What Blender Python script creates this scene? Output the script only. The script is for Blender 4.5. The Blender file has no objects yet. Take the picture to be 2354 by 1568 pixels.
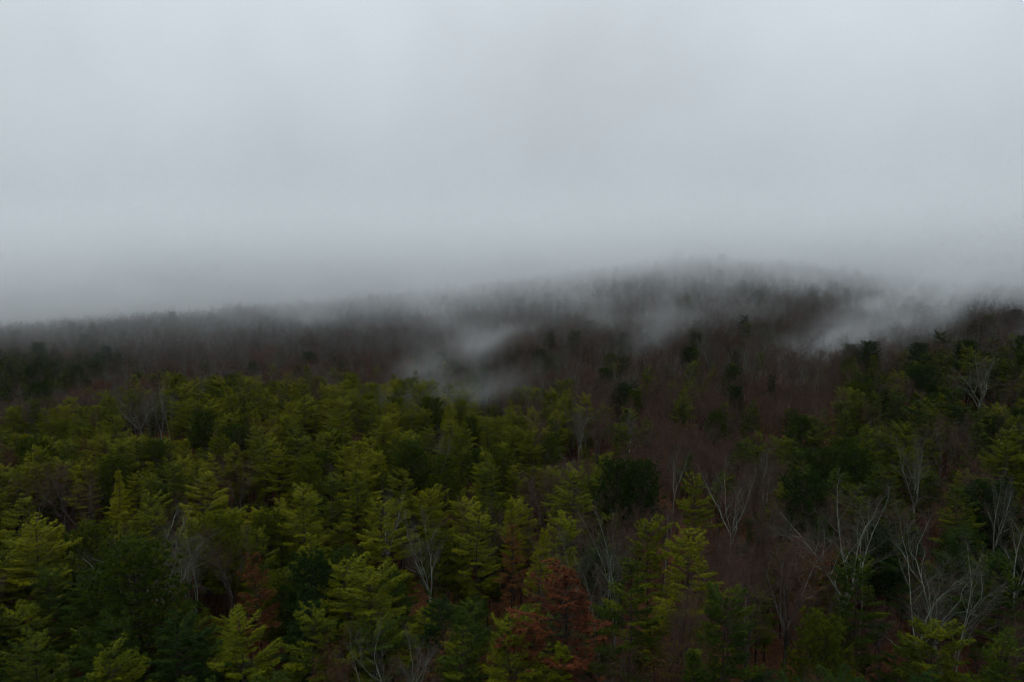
import bpy, math, random
import numpy as np
from mathutils import Vector, Matrix

R = math.radians
scene = bpy.context.scene
col = scene.collection

# ------------------------------------------------------------------ camera
CAM_Z = 50.0
TILT = 0.06                             # the hillside climbs this much less than the camera's level line
PITCH = -math.atan((84 + 1848 * TILT) / 1848)
cam_d = bpy.data.cameras.new('camera')
cam_d.sensor_width = 36.0
cam_d.lens = 36.0 * 1848 / 2354
cam_d.clip_start = 0.5
cam_d.clip_end = 6000
cam = bpy.data.objects.new('camera', cam_d)
cam.location = (0, 0, CAM_Z)
cam.rotation_euler = (R(90) + PITCH, 0, 0)
col.objects.link(cam)
scene.camera = cam

# ------------------------------------------------------------------ sky and sun
SUN_EL, SUN_AZ = R(70), R(-35)          # high, diffused by the cloud
world = bpy.data.worlds.new('World')
scene.world = world
world.use_nodes = True
wn, wl = world.node_tree.nodes, world.node_tree.links
wn.clear()
w_out = wn.new('ShaderNodeOutputWorld')
w_bg = wn.new('ShaderNodeBackground')
w_bg.inputs['Strength'].default_value = 0.1
sky = wn.new('ShaderNodeTexSky')
sky.sky_type = 'NISHITA'
sky.sun_disc = False
sky.sun_elevation = SUN_EL
sky.sun_rotation = SUN_AZ
sky.dust_density = 6.0
sky.altitude = 500
hsv = wn.new('ShaderNodeHueSaturation')
hsv.inputs['Saturation'].default_value = 0.12
wl.new(sky.outputs[0], hsv.inputs['Color'])
# the even cloud cover: grey, brighter towards the zenith, soft patches all over the dome
tc = wn.new('ShaderNodeTexCoord')
sep = wn.new('ShaderNodeSeparateXYZ')
wl.new(tc.outputs['Generated'], sep.inputs[0])
ramp = wn.new('ShaderNodeValToRGB')
ramp.color_ramp.elements[0].position = 0.0
ramp.color_ramp.elements[0].color = (0.585, 0.668, 0.725, 1)
ramp.color_ramp.elements[1].position = 0.9
ramp.color_ramp.elements[1].color = (1.29, 1.385, 1.455, 1)
wl.new(sep.outputs['Z'], ramp.inputs[0])
wno = wn.new('ShaderNodeTexNoise')
wno.inputs['Scale'].default_value = 2.1
wno.inputs['Detail'].default_value = 4
wl.new(tc.outputs['Generated'], wno.inputs['Vector'])
wmr = wn.new('ShaderNodeMapRange')
wmr.inputs['From Min'].default_value = 0.3
wmr.inputs['From Max'].default_value = 0.7
wmr.inputs['To Min'].default_value = 8.7
wmr.inputs['To Max'].default_value = 11.3
wl.new(wno.outputs[0], wmr.inputs[0])
wmul = wn.new('ShaderNodeVectorMath'); wmul.operation = 'SCALE'
wl.new(ramp.outputs[0], wmul.inputs[0]); wl.new(wmr.outputs[0], wmul.inputs['Scale'])
wmix = wn.new('ShaderNodeMix'); wmix.data_type = 'RGBA'
wmix.inputs['Factor'].default_value = 0.85
wl.new(hsv.outputs[0], wmix.inputs['A']); wl.new(wmul.outputs[0], wmix.inputs['B'])
wl.new(wmix.outputs['Result'], w_bg.inputs['Color'])
wl.new(w_bg.outputs[0], w_out.inputs['Surface'])

sun_d = bpy.data.lights.new('sun', 'SUN')
sun_d.energy = 0.9
sun_d.angle = R(40)
sun_d.color = (1.0, 0.96, 0.9)
sun = bpy.data.objects.new('sun', sun_d)
sd = Vector((math.sin(SUN_AZ) * math.cos(SUN_EL), math.cos(SUN_AZ) * math.cos(SUN_EL) * -1, math.sin(SUN_EL)))
sun.rotation_euler = sd.to_track_quat('Z', 'Y').to_euler()
col.objects.link(sun)

scene.view_settings.view_transform = 'Standard'
scene.view_settings.look = 'None'
scene.view_settings.gamma = 1.0
scene.view_settings.use_curve_mapping = False
scene.view_settings.exposure = -0.3

cy = scene.cycles
cy.max_bounces = 4
cy.diffuse_bounces = 1
cy.glossy_bounces = 1
cy.transmission_bounces = 1
cy.volume_bounces = 2
cy.transparent_max_bounces = 4
cy.volume_step_rate = 2.0
cy.volume_max_steps = 128
cy.sample_clamp_indirect = 4.0
cy.use_denoising = True
cy.filter_width = 1.2
cy.adaptive_threshold = 0.03
cy.denoising_prefilter = 'FAST'

# ------------------------------------------------------------------ helpers
rng = np.random.default_rng(11)
random.seed(11)


def tag(o, label=None, cat=None, group=None, kind=None):
    if label: o['label'] = label
    if cat: o['category'] = cat
    if group: o['group'] = group
    if kind: o['kind'] = kind
    return o


def new_mat(name):
    m = bpy.data.materials.new(name)
    m.use_nodes = True
    nt = m.node_tree
    b = nt.nodes['Principled BSDF']
    return m, nt.nodes, nt.links, b


def mesh_np(name, verts, faces_list, mats, mat_idx=None, attr=None, smooth=False):
    """faces_list: list of (n,k) index arrays; mat_idx: list of ints, one per array"""
    me = bpy.data.meshes.new(name)
    v = np.asarray(verts, np.float32)
    loops = np.concatenate([f.ravel() for f in faces_list]).astype(np.int32)
    sizes = np.concatenate([np.full(len(f), f.shape[1], np.int32) for f in faces_list])
    starts = np.concatenate([[0], np.cumsum(sizes)[:-1]]).astype(np.int32)
    me.vertices.add(len(v)); me.vertices.foreach_set('co', v.ravel())
    me.loops.add(len(loops)); me.loops.foreach_set('vertex_index', loops)
    me.polygons.add(len(sizes))
    me.polygons.foreach_set('loop_start', starts)
    me.polygons.foreach_set('loop_total', sizes)
    for m in mats: me.materials.append(m)
    if mat_idx is not None:
        mi = np.concatenate([np.full(len(f), k, np.int32) for f, k in zip(faces_list, mat_idx)])
        me.polygons.foreach_set('material_index', mi)
    if smooth:
        me.polygons.foreach_set('use_smooth', np.ones(len(sizes), bool))
    if attr is not None:
        a = me.attributes.new('vary', 'FLOAT', 'FACE')
        a.data.foreach_set('value', np.asarray(attr, np.float32))
    me.update(calc_edges=True)
    return me


# ------------------------------------------------------------------ the lie of the land
# canopy height against the camera (metres) at places (x, y) on the hillside
CTRL = [
    (-200, 0, -33), (0, 0, -34), (200, 0, -30), (-200, -150, -40), (200, -150, -36),
    (-60, 50, -31), (0, 50, -31), (60, 50, -30),
    (-60, 80, -27.5), (0, 80, -26.5), (60, 80, -24),
    (-130, 110, -27), (-70, 110, -24.5), (0, 110, -23.8), (70, 110, -18.5), (130, 110, -14),
    (-150, 140, -28), (-90, 140, -23), (-50, 140, -20), (0, 140, -21.3), (45, 140, -21.5), (92, 140, -14), (160, 140, -8),
    (-115, 180, -23.5), (-76, 180, -16), (-40, 180, -15.3), (0, 180, -18.5), (50, 180, -16.5), (115, 180, -9),
    (-140, 220, -26.5), (-90, 220, -25), (-50, 220, -22), (0, 220, -17), (50, 220, -11), (140, 220, -4),
    (-240, 260, -26), (-166, 260, -20), (-100, 260, -21), (-50, 260, -17), (0, 260, -12), (60, 260, -4), (166, 260, 1),
    (-191, 300, -14.5), (-120, 300, -11.5), (-50, 300, -8.5), (0, 300, -5), (70, 300, 5), (190, 300, 6),
    (-290, 340, -18), (-217, 340, -9.5), (-150, 340, -4.5), (-60, 340, 2), (0, 340, 7), (75, 340, 16), (217, 340, 7),
    (-300, 380, -17), (-240, 380, -10), (-170, 380, -4), (-60, 380, 5), (0, 380, 11), (85, 380, 22), (240, 380, 10),
    (-300, 440, -26), (-150, 440, -12), (0, 440, 2), (100, 440, 12), (300, 440, 8),
    (-300, 540, -50), (0, 540, -30), (300, 540, -22), (-400, 200, -45), (400, 200, 5), (400, 420, 10),
]
CP = np.array([c[:2] for c in CTRL], float) / 100.0
CH = np.array([c[2] for c in CTRL], float)


def _tps(r2):
    return np.where(r2 > 1e-12, 0.5 * r2 * np.log(np.maximum(r2, 1e-12)), 0.0)


_n = len(CP)
_K = _tps(((CP[:, None] - CP[None]) ** 2).sum(-1)) + np.eye(_n) * 0.01
_P = np.hstack([np.ones((_n, 1)), CP])
_A = np.vstack([np.hstack([_K, _P]), np.hstack([_P.T, np.zeros((3, 3))])])
_W = np.linalg.solve(_A, np.concatenate([CH, np.zeros(3)]))


def canopy(x, y):
    q = np.stack([np.clip(np.atleast_1d(x), -420, 420), np.clip(np.atleast_1d(y), -200, 560)], -1).astype(float) / 100.0
    k = _tps(((q[:, None] - CP[None]) ** 2).sum(-1))
    return k @ _W[:_n] + _W[_n] + q @ _W[_n + 1:]


def stature(y):
    """trees stand tall in the hollow by the camera and shorter upslope"""
    return np.interp(y, [62, 80, 150, 400], [.92, .84, .60, .56])


def ground(x, y):
    """ground height in the world; rolls away to a low plain far out"""
    x = np.atleast_1d(np.asarray(x, float)); y = np.atleast_1d(np.asarray(y, float))
    h = CAM_Z + canopy(x, y) - 20.0 * stature(y) - TILT * np.clip(y, -200, 560)
    h = h + 0.5 * np.sin(x * .11 + 1.3) * np.cos(y * .09) + 0.35 * np.sin(x * .23 + y * .19)
    out = np.maximum(np.abs(x) - 420, 0) + np.maximum(y - 560, 0) + np.maximum(-200 - y, 0)
    f = np.clip(out / 500.0, 0, 1); f = f * f * (3 - 2 * f)
    return h * (1 - f) + (-45.0) * f


def project(x, y, z):
    """pixel in a 2354 x 1568 frame of a world point seen from the camera"""
    dz = z - CAM_Z
    c, s = math.cos(PITCH), math.sin(PITCH)
    depth = y * c + dz * s
    up = -y * s + dz * c
    return 1177 + 1848 * x / depth, 784 - 1848 * up / depth


# ------------------------------------------------------------------ materials
def ground_material():
    m, n, l, b = new_mat('leaf_litter')
    tcn = n.new('ShaderNodeTexCoord')
    a = n.new('ShaderNodeTexNoise'); a.inputs['Scale'].default_value = 0.12; a.inputs['Detail'].default_value = 6
    c = n.new('ShaderNodeTexNoise'); c.inputs['Scale'].default_value = 2.6; c.inputs['Detail'].default_value = 8
    l.new(tcn.outputs['Object'], a.inputs[0]); l.new(tcn.outputs['Object'], c.inputs[0])
    r1 = n.new('ShaderNodeValToRGB')
    r1.color_ramp.elements[0].position = .32; r1.color_ramp.elements[0].color = (.018, .011, .008, 1)
    r1.color_ramp.elements[1].position = .66; r1.color_ramp.elements[1].color = (.105, .042, .018, 1)
    l.new(a.outputs[0], r1.inputs[0])
    r2 = n.new('ShaderNodeValToRGB')
    r2.color_ramp.elements[0].position = .35; r2.color_ramp.elements[0].color = (.010, .007, .005, 1)
    r2.color_ramp.elements[1].position = .7; r2.color_ramp.elements[1].color = (.125, .052, .023, 1)
    l.new(c.outputs[0], r2.inputs[0])
    mx = n.new('ShaderNodeMix'); mx.data_type = 'RGBA'; mx.inputs['Factor'].default_value = .5
    l.new(r1.outputs[0], mx.inputs['A']); l.new(r2.outputs[0], mx.inputs['B'])
    l.new(mx.outputs['Result'], b.inputs['Base Color'])
    b.inputs['Roughness'].default_value = .9; b.inputs['Specular IOR Level'].default_value = .05
    bu = n.new('ShaderNodeBump'); bu.inputs['Strength'].default_value = .8; bu.inputs['Distance'].default_value = .25
    l.new(c.outputs[0], bu.inputs['Height']); l.new(bu.outputs[0], b.inputs['Normal'])
    return m


def foliage_material(name, stops, rough=.6, spread=.35):
    """colour by the tree's own tint (set per tree) with a small change from tuft to tuft"""
    m, n, l, b = new_mat(name)
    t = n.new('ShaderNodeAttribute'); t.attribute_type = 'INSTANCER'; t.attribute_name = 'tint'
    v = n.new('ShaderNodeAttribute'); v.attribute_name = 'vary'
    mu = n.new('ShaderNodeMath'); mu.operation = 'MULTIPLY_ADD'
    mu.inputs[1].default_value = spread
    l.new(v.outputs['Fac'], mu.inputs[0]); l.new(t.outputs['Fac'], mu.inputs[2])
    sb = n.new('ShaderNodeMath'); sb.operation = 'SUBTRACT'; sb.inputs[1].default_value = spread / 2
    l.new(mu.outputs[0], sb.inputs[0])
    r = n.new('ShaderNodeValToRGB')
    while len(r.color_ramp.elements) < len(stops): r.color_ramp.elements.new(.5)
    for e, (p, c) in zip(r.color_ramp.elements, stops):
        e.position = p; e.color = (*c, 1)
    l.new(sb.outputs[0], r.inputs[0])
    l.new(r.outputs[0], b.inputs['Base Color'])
    b.inputs['Roughness'].default_value = rough
    b.inputs['Specular IOR Level'].default_value = .03
    return m


def bark_material(name, c0, c1, scale=3.0):
    m, n, l, b = new_mat(name)
    tcn = n.new('ShaderNodeTexCoord')
    mp = n.new('ShaderNodeMapping'); mp.inputs['Scale'].default_value = (scale, scale, scale * .25)
    l.new(tcn.outputs['Object'], mp.inputs[0])
    a = n.new('ShaderNodeTexNoise'); a.inputs['Scale'].default_value = 1.0; a.inputs['Detail'].default_value = 5
    l.new(mp.outputs[0], a.inputs[0])
    r = n.new('ShaderNodeValToRGB')
    r.color_ramp.elements[0].position = .35; r.color_ramp.elements[0].color = (*c0, 1)
    r.color_ramp.elements[1].position = .68; r.color_ramp.elements[1].color = (*c1, 1)
    l.new(a.outputs[0], r.inputs[0]); l.new(r.outputs[0], b.inputs['Base Color'])
    b.inputs['Roughness'].default_value = .85
    b.inputs['Specular IOR Level'].default_value = .05
    return m


M_ground = ground_material()
M_needle = foliage_material('pine_needles', [(0.0, (.010, .026, .0045)), (.3, (.026, .043, .003)), (.6, (.104, .116, .0035)), (1.0, (.160, .155, .005))])
M_dead = foliage_material('dead_needles', [(0.0, (.030, .011, .007)), (.5, (.085, .026, .010)), (1.0, (.13, .060, .018))], .8, .75)
M_leaf = foliage_material('russet_leaves', [(0.0, (.032, .019, .014)), (.5, (.070, .032, .018)), (1.0, (.13, .050, .022))], .8)
M_pinebark = bark_material('pine_bark', (.016, .013, .011), (.05, .040, .032))
M_palebark = bark_material('pale_bark', (.07, .08, .064), (.235, .255, .205), 1.6)
M_greybark = bark_material('grey_bark', (.026, .023, .020), (.090, .080, .070), 2.0)
M_twig = bark_material('twigs', (.042, .026, .020), (.092, .056, .042), .8)
M_paletwig = bark_material('pale_twigs', (.045, .042, .036), (.10, .092, .078), .8)

# ------------------------------------------------------------------ ground sheet
def build_ground():
    def axis(lo, hi, step, far):
        core = np.arange(lo, hi + .1, step)
        left = lo - np.geomspace(step * 2, far, 14)[::-1]
        right = hi + np.geomspace(step * 2, far, 14)
        return np.concatenate([left, core, right])
    xs, ys = axis(-300, 300, 4, 2200), axis(-60, 480, 4, 2200)
    X, Y = np.meshgrid(xs, ys)
    Z = ground(X.ravel(), Y.ravel())
    V = np.stack([X.ravel(), Y.ravel(), Z], -1)
    nx, ny = len(xs), len(ys)
    i = np.arange(ny - 1)[:, None] * nx + np.arange(nx - 1)[None]
    F = np.stack([i, i + 1, i + nx + 1, i + nx], -1).reshape(-1, 4)
    o = bpy.data.objects.new('ground', mesh_np('ground', V, [F], [M_ground], smooth=True))
    col.objects.link(o)
    tag(o, 'brown hillside floor of fallen leaves under the trees', kind='structure')


build_ground()


# ------------------------------------------------------------------ tree shapes
class Tubes:
    def __init__(self): self.v, self.f, self.n = [], [], 0

    def tube(self, pts, rad, sides):
        pts = np.asarray(pts, float); k = len(pts)
        d = np.gradient(pts, axis=0)
        d /= np.linalg.norm(d, axis=1, keepdims=True) + 1e-9
        ref = np.where(np.abs(d[:, 2:3]) > .9, np.array([[1., 0, 0]]), np.array([[0, 0, 1.]]))
        a = np.cross(d, ref); a /= np.linalg.norm(a, axis=1, keepdims=True) + 1e-9
        b = np.cross(d, a)
        th = np.arange(sides) * 2 * math.pi / sides
        ring = pts[:, None] + np.asarray(rad)[:, None, None] * (np.cos(th)[None, :, None] * a[:, None] + np.sin(th)[None, :, None] * b[:, None])
        self.v.append(ring.reshape(-1, 3))
        i = np.arange(k - 1)[:, None] * sides + np.arange(sides)[None]
        j = np.arange(k - 1)[:, None] * sides + (np.arange(sides)[None] + 1) % sides
        self.f.append((np.stack([i, j, j + sides, i + sides], -1).reshape(-1, 4)) + self.n)
        self.n += k * sides

    def mesh(self, name, mat):
        return mesh_np(name, np.concatenate(self.v), [np.concatenate(self.f)], [mat], smooth=True)


def unit(a): return a / (np.linalg.norm(a, axis=-1, keepdims=True) + 1e-9)


def blades(g, base, axis, per, length, width, cone, up, flat=1.0):
    """needle tufts: per narrow triangles leaving each base point around its axis"""
    n = len(base)
    d = unit(np.repeat(axis, per, 0) + g.normal(0, cone, (n * per, 3)) * np.array([1, 1, flat]) + np.array([0, 0, up]))
    o = np.repeat(base, per, 0) + g.normal(0, .03, (n * per, 3))
    L = g.uniform(*length, (n * per, 1)); W = g.uniform(*width, (n * per, 1))
    s = unit(np.cross(d, g.normal(0, 1, (n * per, 3)) * (.35 if flat < 1 else 1) + np.array([0, 0, 1.0 if flat < 1 else 0])))
    V = np.stack([o - s * W * .5, o + s * W * .5, o + d * L], 1).reshape(-1, 3)
    F = np.arange(n * per * 3).reshape(-1, 3)
    vary = np.repeat(np.clip(g.normal(.5, .22, n), 0, 1), per)
    return V, F, vary


def make_pine(seed, crown_base, Rm, power, gap, flat, mat, dens=1.0, bare_p=.04, H=20.0):
    """layered pine: whorls of near-level boughs with flat sprays of needles, uneven outline, gaps between the layers"""
    g = np.random.default_rng(seed)
    T = Tubes()
    zs = np.linspace(-1.0, H - .3, 9)
    lean = np.cumsum(g.normal(0, .09, (9, 2)), 0)
    tr = np.stack([lean[:, 0], lean[:, 1], zs], -1)
    T.tube(tr, np.interp(zs, [-1, 2, H], [.24, .19, .02]), 6)
    at = lambda z: np.array([np.interp(z, zs, tr[:, 0]), np.interp(z, zs, tr[:, 1]), z])
    bases, axes, hues = [], [], []
    zb = crown_base * H
    z = zb
    side = g.uniform(0, 6.28); lop = g.uniform(.05, .42)
    while z < H - .25:
        t = (z - zb) / (H - zb)
        nb = g.integers(4, 7)
        a0 = g.uniform(0, 6.28)
        for k in range(nb):
            az = a0 + k * 6.283 / nb + g.normal(0, .25)
            prof = (1 - t) ** power * (.55 + .45 * min(1, t / .22)) + .05
            L = Rm * prof * g.uniform(.62, 1.15) * (1 + lop * math.cos(az - side))
            if g.random() < .13 and t < .85: L *= .42
            if g.random() < .08: L *= 1.25
            bare_bough = g.random() < bare_p; shade = g.normal(0, .22)
            el = math.tan(R(np.interp(t, [0, .5, .85, 1], [-6, 8, 30, 65]) + g.normal(0, 4)))
            out = np.array([math.cos(az), math.sin(az), 0])
            sdir = np.array([-out[1], out[0], 0])
            bend = g.normal(0, .12)
            def P(s): return at(z + g.normal(0, 0)) + out * (L * s) + sdir * (bend * L * s * s) + np.array([0, 0, L * (el * s * (1 - .25 * s) + .16 * s ** 3)])
            ss = np.array([0, .35, .7, 1.0])
            pts = np.array([P(s) for s in ss])
            T.tube(pts, np.array([.05, .035, .02, .006]) * (.4 + L / 4), 3)
            ns = 0 if bare_bough else max(3, int(L / .30 * dens))
            for q in range(ns):
                s = .30 + .70 * (q + g.uniform(0, .9)) / ns
                p = P(s)
                for sg in (-1, 1):
                    if g.random() < .12: continue
                    l = (.20 + .46 * L * (1 - s) ** .7) * g.uniform(.6, 1.15)
                    l = min(l, 1.15)
                    dd = unit(out * .75 + sdir * sg * g.uniform(.6, 1.1) + np.array([0, 0, g.uniform(.0, .26) + .25 * max(0, t - .7)]))
                    m_ = max(1, int(l / (.21 / dens) + .5))
                    for e in range(m_):
                        bases.append(p + dd * l * (e + .6) / m_ + g.normal(0, .04, 3) * np.array([1, 1, flat])); axes.append(dd); hues.append(shade)
            bases.append(pts[-1]); axes.append(unit(pts[-1] - pts[-2])); hues.append(shade)
        z += gap * g.uniform(.65, 1.35) * (1.35 - .75 * t)
    for q in range(10):      # leader
        bases.append(at(H - .9 + q * .1)); axes.append(np.array([g.normal(0, .5), g.normal(0, .5), 1.0])); hues.append(.1)
    for q in range(g.integers(6, 12)):       # dead stubs on the bare bole
        zz = g.uniform(.25, 1.0) * zb; az = g.uniform(0, 6.28); l = g.uniform(.4, 1.5)
        p0 = at(zz); p1 = p0 + np.array([math.cos(az) * l, math.sin(az) * l, g.normal(-.05, .15) * l])
        T.tube([p0, (p0 + p1) / 2, p1], [.03, .02, .006], 3)
    bases, axes = np.array(bases), unit(np.array(axes))
    V, F, vary = blades(g, bases, axes, 11, (.22, .42), (.06, .10), .55, .12, .45)
    vary = np.clip(vary * .6 + .2 + np.repeat(np.array(hues), 11), 0, 1)
    return T.mesh('pine_trunk', M_pinebark), mesh_np('pine_crown', V, [F], [mat], attr=vary)


def make_tufted_pine(seed, crown_base, Rm, mat, H=20.0, n_b=70, ball=.55, per=42):
    """rounder pine: upswept boughs that end in ball-like tufts of long needles"""
    g = np.random.default_rng(seed)
    T = Tubes()
    zs = np.linspace(-1.0, H - .4, 9)
    lean = np.cumsum(g.normal(0, .12, (9, 2)), 0)
    tr = np.stack([lean[:, 0], lean[:, 1], zs], -1)
    T.tube(tr, np.interp(zs, [-1, 2, H], [.25, .2, .03]), 6)
    at = lambda z: np.array([np.interp(z, zs, tr[:, 0]), np.interp(z, zs, tr[:, 1]), z])
    zb = crown_base * H
    cb, ca = [], []
    for k in range(n_b):
        t = (k + g.random()) / n_b
        z = zb + (H - zb) * t * .97
        az = k * 2.4 + g.normal(0, .3)
        prof = math.sqrt(max(0, 1 - (max(0, t - .25) / .77) ** 2)) * (.6 + .4 * min(1, t / .25))
        L = Rm * prof * g.uniform(.6, 1.08) + .15
        out = np.array([math.cos(az), math.sin(az), 0]); sdir = np.array([-out[1], out[0], 0])
        el = np.interp(t, [0, .6, 1], [.05, .35, 1.2])
        P = lambda s: at(z) + out * L * s + np.array([0, 0, L * (el * s * .6 + .35 * s * s)])
        T.tube([P(0), P(.4), P(.75), P(1)], np.array([.055, .04, .025, .01]) * (.4 + L / 4), 3)
        for s in np.arange(.4, 1.01, .5 / max(1.0, L)):
            for sg in (-1, 0, 1):
                if g.random() < .2: continue
                l = (.25 + .35 * L * (1 - s)) * g.uniform(.6, 1.2)
                c = P(s) + sdir * sg * l + out * g.uniform(0, .3) + np.array([0, 0, g.uniform(0, .35)])
                cb.append(c); ca.append(unit(out * .5 + sdir * sg * .5 + np.array([0, 0, .7])))
    cb.append(at(H - .3)); ca.append(np.array([0, 0, 1.0]))
    V, F, vary = blades(g, np.array(cb), np.array(ca), per, (.26, ball), (.04, .07), .75, .2)
    return T.mesh('tufted_trunk', M_pinebark), mesh_np('tufted_crown', V, [F], [mat], attr=vary)


def make_bare(seed, H=20.0, fork=.45, spread=.5, limbs=5, bark=None, twig=None, leaves=None, leafn=0, boles=1, crown_w=1.0, fine=5, rt=.17):
    """leafless tree: tapering bole, forked leaders, branches and a haze of fine twigs"""
    g = np.random.default_rng(seed)
    T, W = Tubes(), Tubes()
    ends = []

    def path(p, d, L, k, wob, trop):
        pts = [p]; d = unit(d)
        for i in range(k):
            d = unit(d + g.normal(0, wob, 3) + np.array([0, 0, trop]))
            p = p + d * (L / k); pts.append(p)
        return np.array(pts)

    def grow(p, d, L, r, lev):
        if lev == 4:
            pts = path(p, d, L, 2, .16, .05)
            W.tube(pts, [r, r * .8, .003], 3); ends.append(pts[-1]); ends.append(pts[1]); return
        k = 5 if lev < 2 else 3
        pts = path(p, d, L, k, [.06, .15, .17, .18][lev], [.0, .07, .07, .05][lev])
        rads = np.linspace(r, r * (.30 if lev > 0 else .55), k + 1)
        (T if lev < 3 else W).tube(pts, rads, [7, 5, 4, 3][lev])
        nch = [0, 8, 7, fine][lev]
        for c in range(nch):
            s = (.25 if lev < 3 else .12) + (.75 if lev < 3 else .88) * (c + g.uniform(0, 1)) / nch
            i = min(k - 1, int(s * k)); f = s * k - i
            q = pts[i] * (1 - f) + pts[i + 1] * f
            dd = unit(pts[i + 1] - pts[i])
            side = unit(np.cross(dd, g.normal(0, 1, 3)))
            ang = g.uniform(.45, .95)
            nd = unit(dd * math.cos(ang) + side * math.sin(ang) * crown_w + np.array([0, 0, .12]))
            rr = np.interp(s, [0, 1], [r, r * .3]) * g.uniform(.35, .6)
            nl = L * g.uniform(.35, .6) * (1.05 - .5 * s) if lev < 3 else g.uniform(.5, 1.0)
            if lev == 2: nl = max(nl, .9)
            grow(q, nd, nl, max(rr, .008), lev + 1)
        if lev < 3:
            grow(pts[-1], pts[-1] - pts[-2], L * .35, r * .3, lev + 1)

    for bo in range(boles):
        lean = g.normal(0, .05 if boles == 1 else .13, 3); lean[2] = 1
        rb = rt * (1.0 if boles == 1 else .75)
        root = np.array([g.normal(0, .5), g.normal(0, .5), -1.0]) if boles > 1 else np.array([0, 0, -1.0])
        L0 = H * fork + 1
        tp = path(root, lean, L0, 5, .035, .05)
        T.tube(tp, np.linspace(rb * 1.25, rb * .8, 6), 7)
        nl = max(2, int(round(limbs / boles)))
        a0 = g.uniform(0, 6.28)
        for i in range(nl):
            az = a0 + i * 6.283 / nl + g.normal(0, .3)
            sp = spread * g.uniform(.45, 1.2)
            d = np.array([math.cos(az) * sp, math.sin(az) * sp, 1.0])
            grow(tp[-1 if i < 3 else -2], d, H * (1 - fork) * g.uniform(.72, .95), rb * g.uniform(.45, .7), 1)
        for i in range(g.integers(2, 5)):      # small low side limbs
            j = g.integers(2, 5)
            az = g.uniform(0, 6.28)
            grow(tp[j], np.array([math.cos(az), math.sin(az), g.uniform(.2, .8)]), H * .12 * g.uniform(.7, 1.3), rb * .25, 2)
    tm = T.mesh('bare_trunk', bark)
    Wv, Wf = np.concatenate(W.v), np.concatenate(W.f)
    if not leafn:
        return tm, mesh_np('bare_crown', Wv, [Wf], [twig], attr=np.full(len(Wf), .5), smooth=False)
    E = np.array(ends); E = E[g.integers(0, len(E), leafn)] + g.normal(0, .16, (leafn, 3))
    a = unit(g.normal(0, 1, (leafn, 3))); b = unit(np.cross(a, g.normal(0, 1, (leafn, 3))))
    s = g.uniform(.07, .14, (leafn, 1))
    LV = np.stack([E - a * s, E + b * s * .6, E + a * s, E - b * s * .6], 1).reshape(-1, 3)
    LF = np.arange(leafn * 4).reshape(-1, 4) + len(Wv)
    return tm, mesh_np('leafy_crown', np.concatenate([Wv, LV]), [Wf, LF], [twig, leaves], [0, 1],
                       attr=np.concatenate([np.full(len(Wf), .5), np.clip(g.normal(.5, .25, leafn), 0, 1)]))


def make_snag(seed, H=16.0):
    """dead standing pole with a few short broken branches"""
    g = np.random.default_rng(seed)
    T, W = Tubes(), Tubes()
    zs = np.linspace(-1, H, 8); xy = np.cumsum(g.normal(0, .10, (8, 2)), 0)
    tr = np.column_stack([xy, zs]); T.tube(tr, np.linspace(.13, .015, 8), 6)
    for k in range(26):
        z = g.uniform(.4, .98) * H; az = g.uniform(0, 6.28); l = (1.05 - z / H) * 3.2 * g.uniform(.3, 1) + .2
        p0 = np.array([np.interp(z, zs, tr[:, 0]), np.interp(z, zs, tr[:, 1]), z])
        d = np.array([math.cos(az), math.sin(az), g.uniform(-.1, .7)])
        p1 = p0 + d * l * .5 + g.normal(0, .06, 3); p2 = p0 + d * l + np.array([0, 0, .1 * l])
        W.tube([p0, p1, p2], [.03, .02, .006], 3)
        for j in range(2):
            e = p1 + unit(d + g.normal(0, .6, 3)) * l * .35
            W.tube([p1, (p1 + e) / 2, e], [.014, .01, .004], 3)
    return T.mesh('snag_trunk', M_palebark), W.mesh('snag_crown', M_paletwig)


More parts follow.
